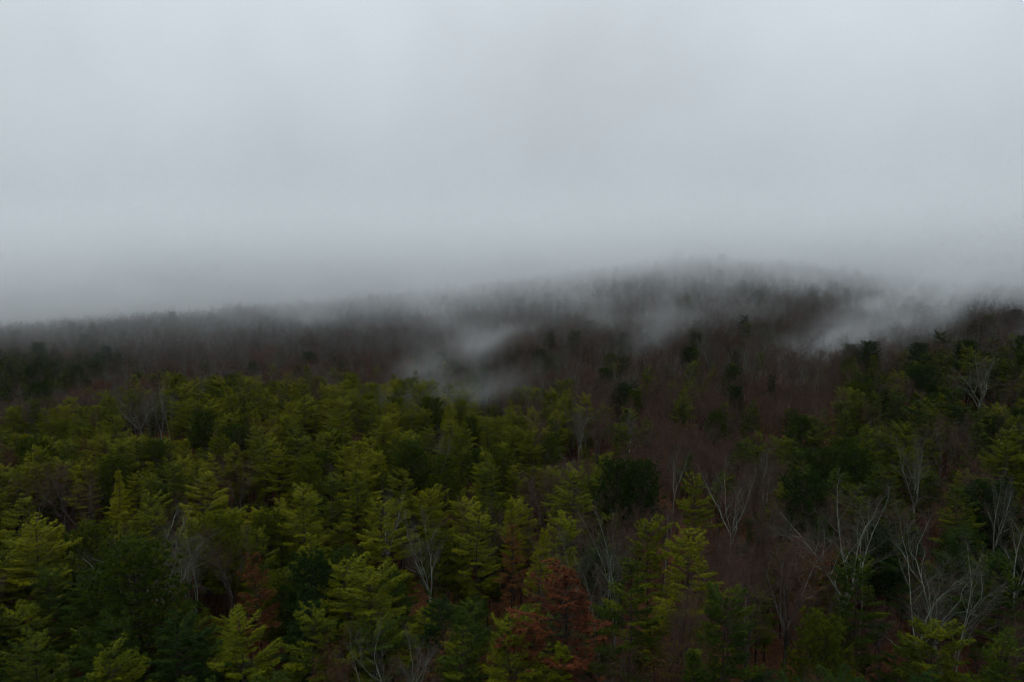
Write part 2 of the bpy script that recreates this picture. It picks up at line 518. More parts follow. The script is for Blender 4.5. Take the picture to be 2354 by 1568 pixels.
SHAPES = {
    'pine': [make_pine(100 + i, cb, rm, pw, gp, fl, M_needle) for i, (cb, rm, pw, gp, fl) in enumerate([
        (.42, 4.5, .55, .90, .5), (.46, 4.4, .42, .85, .5), (.40, 4.9, .66, 1.0, .4), (.50, 4.6, .34, .90, .6),
        (.40, 4.0, .74, .80, .5), (.46, 4.8, .40, 1.05, .3), (.50, 4.2, .38, .90, .4), (.44, 4.2, .34, .95, .6), (.36, 4.6, .85, .95, .5)])],
    'tufted': [make_tufted_pine(200 + i, cb, rm, M_needle, n_b=nb) for i, (cb, rm, nb) in enumerate([
        (.38, 4.5, 120), (.44, 4.0, 100), (.30, 4.7, 140)])],
    'lone': [make_tufted_pine(240, .74, 1.5, M_needle, n_b=26)],
    'dead_pine': [make_pine(300 + i, cb, rm, .62, .75, .5, M_dead, dens=.75, bare_p=.28) for i, (cb, rm) in enumerate([(.22, 4.4), (.40, 3.6)])],
    'bare': [make_bare(400 + i, fork=fk, spread=sp, limbs=lb, bark=M_greybark, twig=M_twig, boles=bo, rt=rt) for i, (fk, sp, lb, bo, rt) in enumerate([
        (.50, .40, 4, 1, .15), (.42, .50, 5, 1, .17), (.58, .35, 4, 1, .13), (.35, .45, 5, 1, .16), (.48, .55, 6, 1, .16), (.55, .30, 3, 1, .12)])],
    'pale': [make_bare(450 + i, fork=fk, spread=sp, limbs=lb, bark=M_palebark, twig=M_paletwig, boles=bo, crown_w=cw, fine=6, rt=rt) for i, (fk, sp, lb, bo, cw, rt) in enumerate([
        (.40, .42, 5, 1, .9, .22), (.30, .50, 6, 2, .85, .22), (.34, .80, 7, 1, 1.2, .2), (.45, .36, 4, 1, .9, .17), (.28, .32, 6, 3, .75, .2)])],
    'russet': [make_bare(480 + i, fork=fk, spread=sp, limbs=5, bark=M_greybark, twig=M_twig, leaves=M_leaf, leafn=nl, rt=.13, fine=4) for i, (fk, sp, nl) in enumerate([
        (.35, .55, 5200), (.42, .45, 3600)])],
    'snag': [make_snag(500), make_snag(501)],
}
print('shapes', {k: [len(c.polygons) for t, c in v] for k, v in SHAPES.items()})
KIND_NAME = {'pine': 'pine_tree', 'tufted': 'tufted_pine_tree', 'lone': 'tufted_pine_tree', 'dead_pine': 'dead_pine_tree',
             'bare': 'bare_tree', 'pale': 'pale_bare_tree', 'russet': 'russet_tree', 'snag': 'dead_snag'}

# ------------------------------------------------------------------ where the trees stand
trees = []      # dict(kind, var, x, y, z, h, w, rot, tint, label, short)


def stand(u, v, H):
    """the spot on the hillside where a tree of height H shows its top in direction (u, v)"""
    ys = np.arange(40, 430, .5)
    c, s = math.cos(PITCH), math.sin(PITCH)
    rx, ru = (u - 1177) / 1848, (784 - v) / 1848
    fy, fz = c - ru * s, s + ru * c
    xs = ys * rx / fy
    gap_ = ground(xs, ys) + H * stature(ys) - (CAM_Z + ys * fz / fy)
    i = int(np.argmax(gap_ > 0))
    return float(xs[i]), float(ys[i])


def plant(kind, x, y, H, w=1.0, tint=.5, var=None, label=None, short=None):
    var = int(rng.integers(len(SHAPES[kind]))) if var is None else var
    z = float(ground(x, y)[0])
    f = float(stature(y)); w *= f ** .5; H *= f
    base = 16.0 if kind == 'snag' else 20.0
    trees.append(dict(kind=kind, var=var, x=x, y=y, z=z, H=H, sz=H / base, sw=w * (H / base) ** .5, rot=float(rng.uniform(0, 6.28)),
                      tint=float(np.clip(tint, 0, 1)), label=label, short=short))


LAND = [
    # kind, u, v, H, w, tint, var, label, short name
    ('dead_pine', 1290, 1312, 25, 1.75, .28, 0, 'large rust-red dead pine standing among green pines near the bottom', 'large rust-red dead pine'),
    ('dead_pine', 1176, 1208, 20, .7, .95, 1, 'narrow yellowish-brown dead pine beside the bright layered green pine', 'yellowish-brown dead pine'),
    ('dead_pine', 590, 1285, 21, .85, .55, 1, 'slim rust-orange dead pine half buried in the green stand', 'slim rust-orange dead pine'),
    ('pine', 1222, 1222, 21, .72, .82, 4, 'narrow bright green pine with neat layers beside a brown dead pine', 'narrow bright layered pine'),
    ('pine', 1492, 1208, 21, .85, .55, 1, 'green pine crown rising behind the tall bright cone-shaped pine', None),
    ('pine', 1572, 1228, 23, 1.1, .72, 0, 'tall bright green cone-shaped pine in front of the brown bare wood', 'tall bright cone-shaped pine'),
    ('pine', 1455, 1310, 22, 1.0, .62, 2, 'broad yellow-green pine just right of the large rust-red dead pine', None),
    ('pine', 1186, 1462, 20, .95, 1.0, 3, 'golden-green broad pine top at the bottom edge below the rust-red pine', 'golden-green pine at bottom edge'),
    ('pine', 1292, 1494, 20, .8, 1.0, 4, 'smaller golden-green pine top at the foot of the rust-red dead pine', None),
    ('pine', 712, 1408, 20, .95, .80, 0, 'pointed olive pine standing alone above the dark gap near the bottom', 'pointed olive pine'),
    ('pine', 545, 1456, 19, .95, .92, 3, 'round-topped yellow-green pine at the bottom edge', 'round-topped yellow-green pine'),
    ('pine', 262, 1512, 19, 1.0, .85, 5, 'flat-topped yellow-green pine at the bottom edge', 'flat-topped yellow-green pine'),
    ('pine', 95, 1490, 19, 1.0, .6, 3, 'dull green pine top near the bottom corner', None),
    ('tufted', 325, 1272, 23, 1.35, .28, 2, 'very wide dark green bushy pine below the spreading bare tree', 'very wide dark bushy pine'),
    ('tufted', 213, 1218, 20, 1.0, .36, 0, 'dome-shaped dark green pine left of the spreading bare tree', 'dome-shaped dark pine'),
    ('pine', 30, 1160, 22, 1.05, .6, 2, 'tall olive pine at the edge of the picture above the dark bushy pines', None),
    ('pine', 92, 1212, 22, 1.15, .72, 5, 'broad yellow-olive pine leaning towards the dome-shaped dark pine', None),
    ('pine', 268, 1092, 22, .65, .95, 4, 'narrow yellow pine with open layers in front of dark bare trees', 'narrow yellow open-layered pine'),
    ('pine', 468, 1098, 22, 1.2, .75, 2, 'big olive cone-shaped pine in the middle of the dense stand', 'big olive cone-shaped pine'),
    ('pine', 705, 1128, 21, 1.1, .66, 0, 'big olive pine with drooping layers in the dense stand', None),
    ('pine', 880, 1168, 21, 1.0, .66, 3, 'round-topped olive pine in the dense stand under a small bare tree', None),
    ('pine', 992, 1132, 20, .85, .62, 1, 'small olive pine above the forked pale tree', None),
    ('pine', 1092, 1182, 21, 1.05, .6, 0, 'olive pine with wide skirts left of the yellowish-brown dead pine', None),
    ('pine', 1182, 1158, 20, .75, .68, 4, 'light green pointed pine above the yellowish-brown dead pine', None),
    ('pine', 1050, 1418, 21, 1.0, .5, 2, 'dark olive pine above the bottom edge left of the rust-red pine', None),
    ('pine', 1325, 1098, 22, 1.1, .5, 3, 'olive pine with a bare black trunk showing below its crown', 'olive pine with bare black trunk'),
    ('tufted', 1478, 1072, 22, .95, .12, 0, 'very dark green pine standing before the brown bare wood', 'very dark green pine'),
    ('pine', 1605, 1112, 20, .8, .58, 3, 'small flat-topped green pine on the edge of the brown bare wood', 'small flat-topped green pine'),
    ('pine', 1130, 1072, 20, .95, .38, 0, 'dark green pine with level boughs amid bare trees', None),
    ('tufted', 1022, 1056, 21, .95, .35, 1, 'smooth dark green pine between the dense stand and the bare wood', 'smooth dark green pine'),
    ('pine', 1568, 922, 20, 1.0, .3, 0, 'dark green pine standing alone in the misty bare wood', 'lone dark pine in the bare wood'),
    ('pine', 1878, 968, 20, 1.1, .38, 2, 'wide green pine at the near edge of the misty bare wood', 'wide green pine'),
    ('pine', 1945, 945, 20, .9, .3, 0, 'pointed dark green pine beside the wide green pine', None),
    ('tufted', 2128, 846, 22, 1.3, .08, 0, 'large bluish-dark pine looming under the hanging mist', 'large bluish-dark pine'),
    ('pine', 2062, 915, 20, 1.0, .22, 1, 'dark green pine at the foot of the large bluish-dark pine', None),
    ('pine', 2195, 905, 20, 1.0, .2, 3, 'dark spreading pine right of the large bluish-dark pine', None),
    ('pine', 2318, 1028, 20, 1.15, .5, 5, 'bright green broad pine at the picture edge below the mist', 'bright green broad pine at edge'),
    ('pine', 2215, 1128, 20, 1.0, .36, 2, 'green pine with long boughs behind the V-shaped white tree', None),
    ('pine', 1962, 1296, 22, .95, .45, 0, 'shaggy green pine in front of the tall white forked tree', None),
    ('tufted', 1898, 1442, 18, .8, .40, 2, 'bright green bottlebrush pine sapling at the bottom edge', 'bottlebrush pine'),
    ('pine', 2135, 1442, 19, 1.05, .82, 1, 'yellow-green pine under the V-shaped white tree', None),
    ('pine', 2310, 1515, 19, 1.0, .55, 3, 'green pine top in the bottom corner', 'green pine in bottom corner'),
    ('pine', 1590, 1518, 19, .9, .5, 4, 'dull green pine top at the bottom edge below the cone-shaped pine', None),
    ('pine', 1660, 1380, 22, .9, .45, 1, 'dark green pine leaning on the tall bright cone-shaped pine', None),
    ('pine', 2290, 1290, 21, 1.0, .42, 5, 'dark green pine right of the V-shaped white tree', None),
    ('lone', 1772, 866, 23, 1.0, .1, 0, 'thin tall pine with a small dark top on a long bare pole', 'thin tall pine on a bare pole'),
    ('pine', 1712, 955, 20, .6, .3, 4, 'thin dark pine in the brown wood near the pole-like pine', None),
    ('pine', 1118, 966, 19, .95, .52, 0, 'green pine below the white fan-shaped bare tree', None),
    ('pine', 1212, 1002, 19, .9, .55, 3, 'green pine beside a round dark tufted pine', None),
    ('tufted', 1258, 1004, 18, .75, .35, 1, 'small round tufted pine at the edge of the brown wood', 'small round tufted pine'),
    ('tufted', 1392, 852, 20, .95, .1, 0, 'dark round pine among misty bare trees halfway up the hill', 'dark round pine in the mist'),
    ('pine', 1428, 984, 20, 1.0, .4, 1, 'green pine in the middle of the brown bare wood', None),
    ('pine', 472, 832, 20, 1.0, .45, 1, 'dark green pine on the crest of the green knoll, highest on its left', 'dark pine on the knoll crest'),
    ('tufted', 578, 834, 20, .9, .25, 1, 'dark round-topped pine on the crest of the green knoll', 'dark round-topped crest pine'),
    ('pine', 630, 842, 20, 1.0, .68, 3, 'yellow-green pine on the knoll crest next to a dark round-topped one', None),
    ('pine', 762, 850, 20, 1.05, .6, 5, 'broad olive pine on the crest of the green knoll', 'broad olive crest pine'),
    ('pine', 868, 846, 20, 1.0, .62, 0, 'olive pine on the knoll crest beside the drifting wisp of mist', 'olive crest pine by the mist'),
    ('pine', 1022, 838, 20, 1.0, .62, 3, 'light green pine on the knoll crest half veiled by mist', 'veiled crest pine'),
    ('pine', 352, 862, 20, 1.0, .55, 1, 'olive pine on the knoll crest above the wide bare trees', None),
    ('pine', 205, 896, 20, 1.05, .68, 5, 'flat-topped yellow-olive pine standing apart on the shoulder of the knoll', 'flat-topped pine on the shoulder'),
    ('pine', 108, 948, 19, .9, .6, 3, 'small olive pine on the low shoulder of the knoll', None),
    ('pine', 28, 945, 19, .95, .65, 1, 'olive pine at the picture edge on the low shoulder of the knoll', 'olive pine at the edge'),
    # bare trees
    ('pale', 1925, 1118, 26, 1.15, .5, 0, 'tall white-barked bare tree with high forks before a green pine', 'tall white forked tree'),
    ('pale', 2168, 1256, 24, 1.15, .5, 1, 'white-barked bare tree opening in a wide V from its base', 'V-shaped white tree'),
    ('bare', 1815, 1232, 23, 1.35, .5, 4, 'wide brownish bare tree with many leaning stems left of the white forked tree', 'wide brownish bare tree'),
    ('bare', 1750, 1290, 22, 1.0, .5, 3, 'greenish-grey bare tree with leaning stems over open leaf litter', None),
    ('pale', 1400, 1248, 21, 1.0, .5, 4, 'pale bare tree with spread branches above the rust-red dead pine', 'pale bare tree above the dead pine'),
    ('pale', 992, 1196, 21, .85, .5, 3, 'pale forked bare tree rising out of the dense green pines', 'pale forked tree in the pines'),
    ('pale', 352, 1196, 21, 1.25, .5, 2, 'wide spreading bare tree with grey limbs inside the dark pine stand', 'spreading bare tree'),
    ('pale', 440, 1238, 18, .8, .5, 4, 'small pale bare tree at the side of the spreading bare tree', None),
    ('pale', 322, 898, 20, 1.2, .5, 2, 'wide fan-shaped bare tree on the green knoll', 'fan-shaped tree on the knoll'),
    ('pale', 378, 902, 20, 1.1, .5, 1, 'fan-shaped bare tree on the green knoll, second of the pair', None),
    ('pale', 1126, 868, 21, 1.05, .5, 0, 'white fan-shaped bare tree at the end of the green knoll', 'white fan-shaped tree'),
    ('pale', 892, 765, 20, 1.2, .5, 2, 'grey bare tree with spread limbs in the red-brown wood behind the knoll', 'grey bare tree behind the knoll'),
    ('pale', 1335, 945, 20, 1.2, .5, 4, 'pale bare tree with many stems over orange leaf litter', None),
    ('pale', 2118, 1008, 24, .85, .5, 3, 'slender white bare tree standing against dark green pines', 'slender white tree by dark pines'),
    ('pale', 2250, 826, 24, 1.35, .5, 0, 'tall wide bare tree with fanned limbs under the mist', 'tall fanned bare tree under mist'),
    ('bare', 2165, 958, 21, 1.1, .5, 4, 'wide grey bare tree rising from dark pines near the slender white tree', None),
    ('pale', 1546, 1028, 21, .7, .5, 3, 'slim pale bare tree in the brown wood below the lone dark pine', 'slim pale tree'),
    ('pale', 1682, 1068, 22, .85, .5, 0, 'pale bare tree in the brown wood right of the small flat-topped pine', 'pale tree in the brown wood'),
    ('pale', 1012, 996, 20, .7, .5, 3, 'slim pale bare tree at the edge of the dense pines', None),
    ('pale', 2340, 1170, 22, .9, .5, 3, 'crooked pale bare tree at the picture edge', 'crooked pale tree at the edge'),
    ('pale', 2295, 1090, 22, .6, .5, 3, 'thin crooked pale tree against black shade near the picture edge', None),
    ('pale', 912, 1478, 19, .85, .5, 1, 'pale bare tree with two leaning stems at the bottom edge', 'two-stemmed pale tree at bottom'),
    ('pale', 1545, 728, 22, 1.0, .5, 0, 'pale bare tree high on the hill behind a veil of mist', 'pale tree high on the hill'),
    ('pale', 880, 1140, 20, .7, .5, 3, 'small pale bare top showing between olive pines', None),
    ('bare', 62, 1085, 20, 1.1, .5, 1, 'dark bare tree in the gap of the stand, nearest the picture edge', None),
    ('bare', 128, 1075, 20, 1.15, .5, 4, 'dark wide bare tree in the gap of the dense stand', 'dark wide bare tree in the gap'),
    ('bare', 192, 1090, 20, 1.1, .5, 3, 'dark bare tree in the gap beside the narrow yellow pine', None),
    ('bare', 545, 1050, 19, 1.0, .5, 1, 'small dark bare tree in a gap above the big olive pine', None),
    ('snag', 1712, 1375, 17, 1.0, .5, 0, 'thin grey dead pole with short side twigs near the bottom', 'thin grey dead pole'),
    ('snag', 1528, 1178, 18, .8, .5, 1, 'thin dead pole sticking up behind the cone-shaped pine', None),
    ('snag', 1985, 1255, 17, .8, .5, 1, 'short dead pole behind the shaggy green pine', None),
    ('russet', 20, 1028, 19, .9, .35, 0, 'dark red leafy tree at the picture edge', 'dark red leafy tree'),
    ('russet', 235, 872, 19, .8, .75, 0, 'low reddish tree top behind the shoulder of the knoll', 'reddish tree behind the shoulder'),
    ('russet', 705, 760, 19, 1.0, .5, 1, 'faint reddish tree in the brown wood behind the knoll', 'faint reddish tree'),
    ('russet', 905, 812, 18, .9, .85, 0, 'orange-leaved tree behind the knoll at the foot of the mist wisp', 'orange tree by the mist wisp'),
    ('russet', 850, 830, 17, .8, .8, 1, 'orange-brown tree just behind the knoll crest', None),
    ('russet', 965, 1505, 16, .9, .6, 0, 'low red-leaved tree at the bottom edge beside the two-stemmed pale tree', None),
    ('russet', 748, 1530, 16, .8, .5, 1, 'low rusty tree top at the bottom edge under the pointed pine', None),
    ('russet', 1560, 1500, 17, .8, .4, 1, 'dim rusty tree top in the shade near the bottom edge', None),
]
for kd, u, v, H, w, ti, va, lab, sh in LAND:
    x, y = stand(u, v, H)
    if v > 1250 and kd == 'pine': ti *= .56  # low-in-frame pines tinted darker: lens falloff painted into their colour
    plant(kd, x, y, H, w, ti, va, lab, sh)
N_LAND = len(trees)


def pine_share(x, y):
    """how much of the wood is pine at a place on the hillside"""
    a = x / max(y, 1)
    if y < 40: return .6
    if y > 205:
        if x < -135 and 228 < y < 285: return .75
        return .10 if x > -70 and y < 255 else .04 if x < 40 else .06
    if y > 176 and x < -88: return .06
    if y > 192: return .5 if x < -8 else .12
    edge = .06 - .11 * (y - 70) / 130
    if a < edge: return .96 if y < 165 else .82
    if a < edge + .12: return .55
    if y < 84: return .75 if a < .28 else .38
    if a > .42 and y < 190: return .74
    if a > .30 and 84 < y < 150: return .5
    return .13


SP = 4.7
occupied = {}


def free(x, y, r):
    cx, cy_ = int(x // 6), int(y // 6)
    for i in range(cx - 1, cx + 2):
        for j in range(cy_ - 1, cy_ + 2):
            for (px, py, pr) in occupied.get((i, j), ()):
                if (px - x) ** 2 + (py - y) ** 2 < (r + pr) ** 2: return False
    return True


def occupy(x, y, r): occupied.setdefault((int(x // 6), int(y // 6)), []).append((x, y, r))


for t in trees: occupy(t['x'], t['y'], 2.6 * float(stature(t['y'])))
L_x = np.array([t['x'] for t in trees]); L_y = np.array([t['y'] for t in trees])
L_u, L_v = project(L_x, L_y, np.array([t['z'] + t['H'] for t in trees]))
L_half = 1848 / L_y * np.array([(3.2 if t['kind'] in ('pale', 'bare') else 2.6) * t['sw'] for t in trees])
L_show = 1848 / L_y * np.array([{'pale': 10, 'bare': 9, 'dead_pine': 11, 'lone': 14, 'snag': 8, 'russet': 4}.get(t['kind'], 5.5) for t in trees])


def height_in_view(x, y, H, crown):
    """trees standing before a marked tree grew up lower, so that it shows above them"""
    if y < 30: return H
    f = float(stature(y)); crown *= f
    u, v = project(x, y, float(ground(x, y)[0]) + H * f)
    hit = (L_y > y + 1) & (np.abs(L_u - u) < L_half + 1848 / y * crown) & (v < L_v + L_show)
    if not hit.any(): return H
    return H - float((L_v + L_show - v)[hit].max()) * y / 1848 / f


cand = []
for gy in np.arange(-40, 470, 2.4):
    half = .72 * max(gy, 0) + 55
    for gx in np.arange(-half, half, 2.4):
        cand.append((gx + rng.uniform(-1.2, 1.2), gy + rng.uniform(-1.2, 1.2)))
cand = np.array(cand); rng.shuffle(cand)
for x, y in cand:
    if x * x + y * y < 30 ** 2: continue
    p = pine_share(x, y)
    is_pine = rng.random() < p
    r = 2.5 if is_pine else 1.9
    r *= float(stature(y))
    if not free(x, y, r): continue
    occupy(x, y, r)
    if is_pine:
        right = x / max(y, 1) > .1
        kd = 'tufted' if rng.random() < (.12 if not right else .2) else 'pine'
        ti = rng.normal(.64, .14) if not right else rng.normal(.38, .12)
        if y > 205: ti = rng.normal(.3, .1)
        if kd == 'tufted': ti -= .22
        if y < 100: ti -= .36 * min(1.0, (100 - y) / 20)  # dimming towards the bottom edge painted into the nearest pines' tint
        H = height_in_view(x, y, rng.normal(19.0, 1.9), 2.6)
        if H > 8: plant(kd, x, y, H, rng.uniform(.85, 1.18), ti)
    else:
        q = rng.random()
        far_left = y > 205 and x < 30
        patch = .5 + .5 * math.sin(x * .071 + 1.1) * math.sin(y * .093 + .4)
        rus = .05 + .42 * patch ** 2 if far_left else .07
        kd = 'russet' if q < rus else 'pale' if q < rus + (.26 if y > 185 else .02) else 'bare'
        H = rng.normal(19 if kd != 'russet' else 15, 1.8)
        if y < 150: H = height_in_view(x, y, H, 1.5)
        if H > 7: plant(kd, x, y, H, rng.uniform(.8, 1.15), rng.uniform(.15, .75) + (.25 if far_left else 0))
for x, y in cand:       # young pines filling the gaps inside the stands
    if y < 45 or y > 205 or pine_share(x, y) < .5 or not free(x, y, 1.3 * float(stature(y))): continue
    occupy(x, y, 1.3 * float(stature(y)))
    plant('pine', x, y, rng.uniform(9, 14), rng.uniform(.75, 1.0), rng.normal(.45, .12))
    trees[-1]['young'] = True
print('trees', len(trees))

# ------------------------------------------------------------------ which trees are told apart in the picture
for t in trees:
    t['u'], t['v'] = project(t['x'], t['y'], t['z'] + t['H']) if t['y'] > 25 else (-9999, 9999)
    t['seen'] = not t.get('young') and t['y'] > 45 and -40 < t['u'] < 2394 and t['v'] < 1600
QUOTA = {'pine': 290, 'tufted': 290, 'lone': 5, 'dead_pine': 20, 'bare': 200, 'pale': 200, 'russet': 90, 'snag': 20}
single, mass = [], []
count = {}
for i, t in sorted(enumerate(trees), key=lambda e: (e[0] >= N_LAND, e[1]['y'])):
    limit = QUOTA[t['kind']]
    if t['seen'] and count.get(t['kind'], 0) < limit and (i < N_LAND or t['y'] < 235):
        count[t['kind']] = count.get(t['kind'], 0) + 1
        single.append(t)
    else:
        mass.append(t)
print('single', count, 'mass', len(mass))

# ------------------------------------------------------------------ labels that single a tree out
NUM = ['first', 'second', 'third', 'fourth', 'fifth', 'sixth', 'seventh', 'eighth', 'ninth', 'tenth', 'eleventh', 'twelfth',
       'thirteenth', 'fourteenth', 'fifteenth', 'sixteenth', 'seventeenth', 'eighteenth', 'nineteenth', 'twentieth']
marks = [t for t in trees[:N_LAND] if t['short']]


def colour_word(t):
    k, c = t['kind'], t['tint']
    if k in ('pine', 'tufted', 'lone'):
        return 'bluish-dark green' if c < .2 else 'dark green' if c < .42 else 'olive green' if c < .66 else 'yellow-green'
    if k == 'russet': return 'dull brown-leaved' if c < .3 else 'russet-leaved'
    return 'pale grey' if k in ('pale', 'snag') else 'brown-grey'


WORD = {'pine': 'layered pine', 'tufted': 'bushy pine', 'lone': 'pine', 'dead_pine': 'dead pine', 'bare': 'bare tree', 'pale': 'bare tree',
        'russet': 'small tree', 'snag': 'dead pole'}
buckets = {}
for t in single:
    if t['label']: continue
    m = min(marks, key=lambda k: (k['u'] - t['u']) ** 2 + (1.4 * (k['v'] - t['v'])) ** 2)
    du, dv = t['u'] - m['u'], t['v'] - m['v']
    side = 'left of' if du < 0 else 'right of'
    if abs(dv) > abs(du) * .8:
        side = ('upslope ' if dv < 0 else 'downslope ') + side
    buckets.setdefault((colour_word(t), WORD[t['kind']], side, m['short']), []).append((math.hypot(du, dv), id(t), t))
for (cw, kw, side, sh), rows in buckets.items():
    rows.sort(key=lambda r_: r_[:2])
    for i, (_, _, t) in enumerate(rows):
        order = '' if len(rows) == 1 else ', the nearest' if i == 0 else ', ' + NUM[min(i, 19)] + ' nearest'
        t['label'] = f"{cw} {kw}{order} {side} {sh}"
GROUP = {'pine': 'pines of the hillside stand', 'tufted': 'pines of the hillside stand', 'lone': None, 'dead_pine': 'dead brown pines',
         'bare': 'leafless trees on the hillside', 'pale': 'leafless trees on the hillside', 'russet': 'trees holding brown leaves', 'snag': 'dead poles'}
CAT = {'pine': 'pine tree', 'tufted': 'pine tree', 'lone': 'pine tree', 'dead_pine': 'pine tree', 'bare': 'bare tree', 'pale': 'bare tree',
       'russet': 'tree', 'snag': 'dead tree'}
for t in single:
    root = bpy.data.objects.new(KIND_NAME[t['kind']], None)
    root.empty_display_size = .5
    root.location = (t['x'], t['y'], t['z'])
    root.rotation_euler = (float(rng.normal(0, .02)), float(rng.normal(0, .02)), t['rot'])
    root.scale = (t['sw'], t['sw'], t['sz'])
    col.objects.link(root)
    tag(root, t['label'], CAT[t['kind']], GROUP[t['kind']])
    tm, cm = SHAPES[t['kind']][t['var']]
    for nm, me in (('trunk', tm), ('crown', cm)):
        o = bpy.data.objects.new(nm, me)
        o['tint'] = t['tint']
        o.parent = root
        col.objects.link(o)


# ------------------------------------------------------------------ the rest of the wood, too many and too far to tell apart
def instance_mass(name, label, rows, shapes):
    """one object: the remaining trees of a sort, set out on their spots"""
    n = len(rows)
    me = bpy.data.meshes.new(name)
    me.vertices.add(n)
    me.vertices.foreach_set('co', np.array([[r['x'], r['y'], r['z']] for r in rows], np.float32).ravel())
    for an, ty, key in (('pick', 'INT', 'pick'), ('tint', 'FLOAT', 'tint'), ('spin', 'FLOAT', 'rot'), ('wide', 'FLOAT', 'sw'), ('tall', 'FLOAT', 'sz')):
        a = me.attributes.new(an, ty, 'POINT')
        a.data.foreach_set('value', np.array([r[key] for r in rows], np.int32 if ty == 'INT' else np.float32))
    o = bpy.data.objects.new(name, me)
    col.objects.link(o)
    tag(o, label, kind='stuff')
    ng = bpy.data.node_groups.new(name, 'GeometryNodeTree')
    ng.interface.new_socket('Geometry', in_out='INPUT', socket_type='NodeSocketGeometry')
    ng.interface.new_socket('Geometry', in_out='OUTPUT', socket_type='NodeSocketGeometry')
    N, L = ng.nodes, ng.links
    gi, go = N.new('NodeGroupInput'), N.new('NodeGroupOutput')
    join = N.new('GeometryNodeJoinGeometry')
    for (tm, cm) in reversed(shapes):
        one = N.new('GeometryNodeJoinGeometry')
        for me_ in (tm, cm):
            src = bpy.data.objects.new('shape_source', me_)     # never linked to the scene, only read
            oi = N.new('GeometryNodeObjectInfo')
            oi.inputs['Object'].default_value = src
            L.new(oi.outputs['Geometry'], one.inputs[0])
        g2 = N.new('GeometryNodeGeometryToInstance')
        L.new(one.outputs[0], g2.inputs[0])
        L.new(g2.outputs[0], join.inputs[0])

    def attr(nm, ty='FLOAT'):
        a = N.new('GeometryNodeInputNamedAttribute'); a.data_type = ty
        a.inputs['Name'].default_value = nm
        return a.outputs['Attribute']
    iop = N.new('GeometryNodeInstanceOnPoints')
    L.new(gi.outputs[0], iop.inputs['Points'])
    L.new(join.outputs[0], iop.inputs['Instance'])
    iop.inputs['Pick Instance'].default_value = True
    L.new(attr('pick', 'INT'), iop.inputs['Instance Index'])
    cr = N.new('ShaderNodeCombineXYZ'); L.new(attr('spin'), cr.inputs[2])
    e2r = N.new('FunctionNodeEulerToRotation'); L.new(cr.outputs[0], e2r.inputs[0])
    L.new(e2r.outputs[0], iop.inputs['Rotation'])
    cs = N.new('ShaderNodeCombineXYZ')
    wide = attr('wide'); L.new(wide, cs.inputs[0]); L.new(wide, cs.inputs[1]); L.new(attr('tall'), cs.inputs[2])
    L.new(cs.outputs[0], iop.inputs['Scale'])
    L.new(iop.outputs[0], go.inputs[0])
    md = o.modifiers.new('set_out', 'NODES'); md.node_group = ng
    return o


def mass_of(kinds, name, label):
    shapes, first = [], {}
    for k in kinds:
        first[k] = len(shapes); shapes += SHAPES[k]
    rows = [t for t in mass if t['kind'] in kinds]
    for t in rows: t['pick'] = first[t['kind']] + t['var']
    instance_mass(name, label, rows, shapes)


mass_of(['pine', 'tufted'], 'distant_pine_wood', 'pines further back that merge into one dark green wood')
mass_of(['bare', 'pale', 'russet'], 'misty_bare_forest', 'brown leafless forest covering the slope up into the cloud')

# low brush between the boles
brush_shapes = []
for i in range(3):
    g = np.random.default_rng(700 + i)
    T, W = Tubes(), Tubes()
    for k in range(9):
        az = g.uniform(0, 6.28); l = g.uniform(1.2, 3.4)
        p = np.array([g.normal(0, .5), g.normal(0, .5), -.2]); d = np.array([math.cos(az) * .45, math.sin(az) * .45, 1.0])
        p1 = p + d * l * .5 + g.normal(0, .1, 3); p2 = p1 + (d + g.normal(0, .2, 3)) * l * .5
        T.tube([p, p1, p2], [.025, .016, .006], 3)
        for j in range(10):
            s = g.uniform(.3, 1); q = p * (1 - s) + p2 * s
            e = q + unit(d + g.normal(0, .7, 3)) * g.uniform(.3, .9)
            W.tube([q, (q + e) / 2 + g.normal(0, .04, 3), e], [.01, .008, .003], 3)
    Wv, Wf = np.concatenate(W.v), np.concatenate(W.f)
    nl = 260
    E = Wv[g.integers(0, len(Wv), nl)] + g.normal(0, .12, (nl, 3))
    a = unit(g.normal(0, 1, (nl, 3))); b = unit(np.cross(a, g.normal(0, 1, (nl, 3)))); s = g.uniform(.06, .12, (nl, 1))
    LV = np.stack([E - a * s, E + b * s * .6, E + a * s, E - b * s * .6], 1).reshape(-1, 3)
    LF = np.arange(nl * 4).reshape(-1, 4) + len(Wv)
    brush_shapes.append((T.mesh('brush_stem', M_twig), mesh_np('brush_twigs', np.concatenate([Wv, LV]), [Wf, LF], [M_twig, M_leaf], [0, 1],
                        attr=np.concatenate([np.full(len(Wf), .5), g.uniform(0, 1, nl)]))))
rows = []
for k in range(9000):
    y = math.sqrt(rng.uniform(45 ** 2, 330 ** 2)); x = rng.uniform(-.7, .7) * y
    if rng.random() < pine_share(x, y) * .8: continue
    rows.append(dict(x=x, y=y, rot=rng.uniform(0, 6.28), sw=rng.uniform(.6, 1.3), sz=rng.uniform(.5, 1.3), tint=rng.uniform(.2, .9), pick=int(rng.integers(3))))
zz = ground(np.array([r['x'] for r in rows]), np.array([r['y'] for r in rows]))
for r_, z_ in zip(rows, zz): r_['z'] = float(z_)
instance_mass('undergrowth', 'low brown brush and saplings on the leaf litter between the boles', rows, brush_shapes)


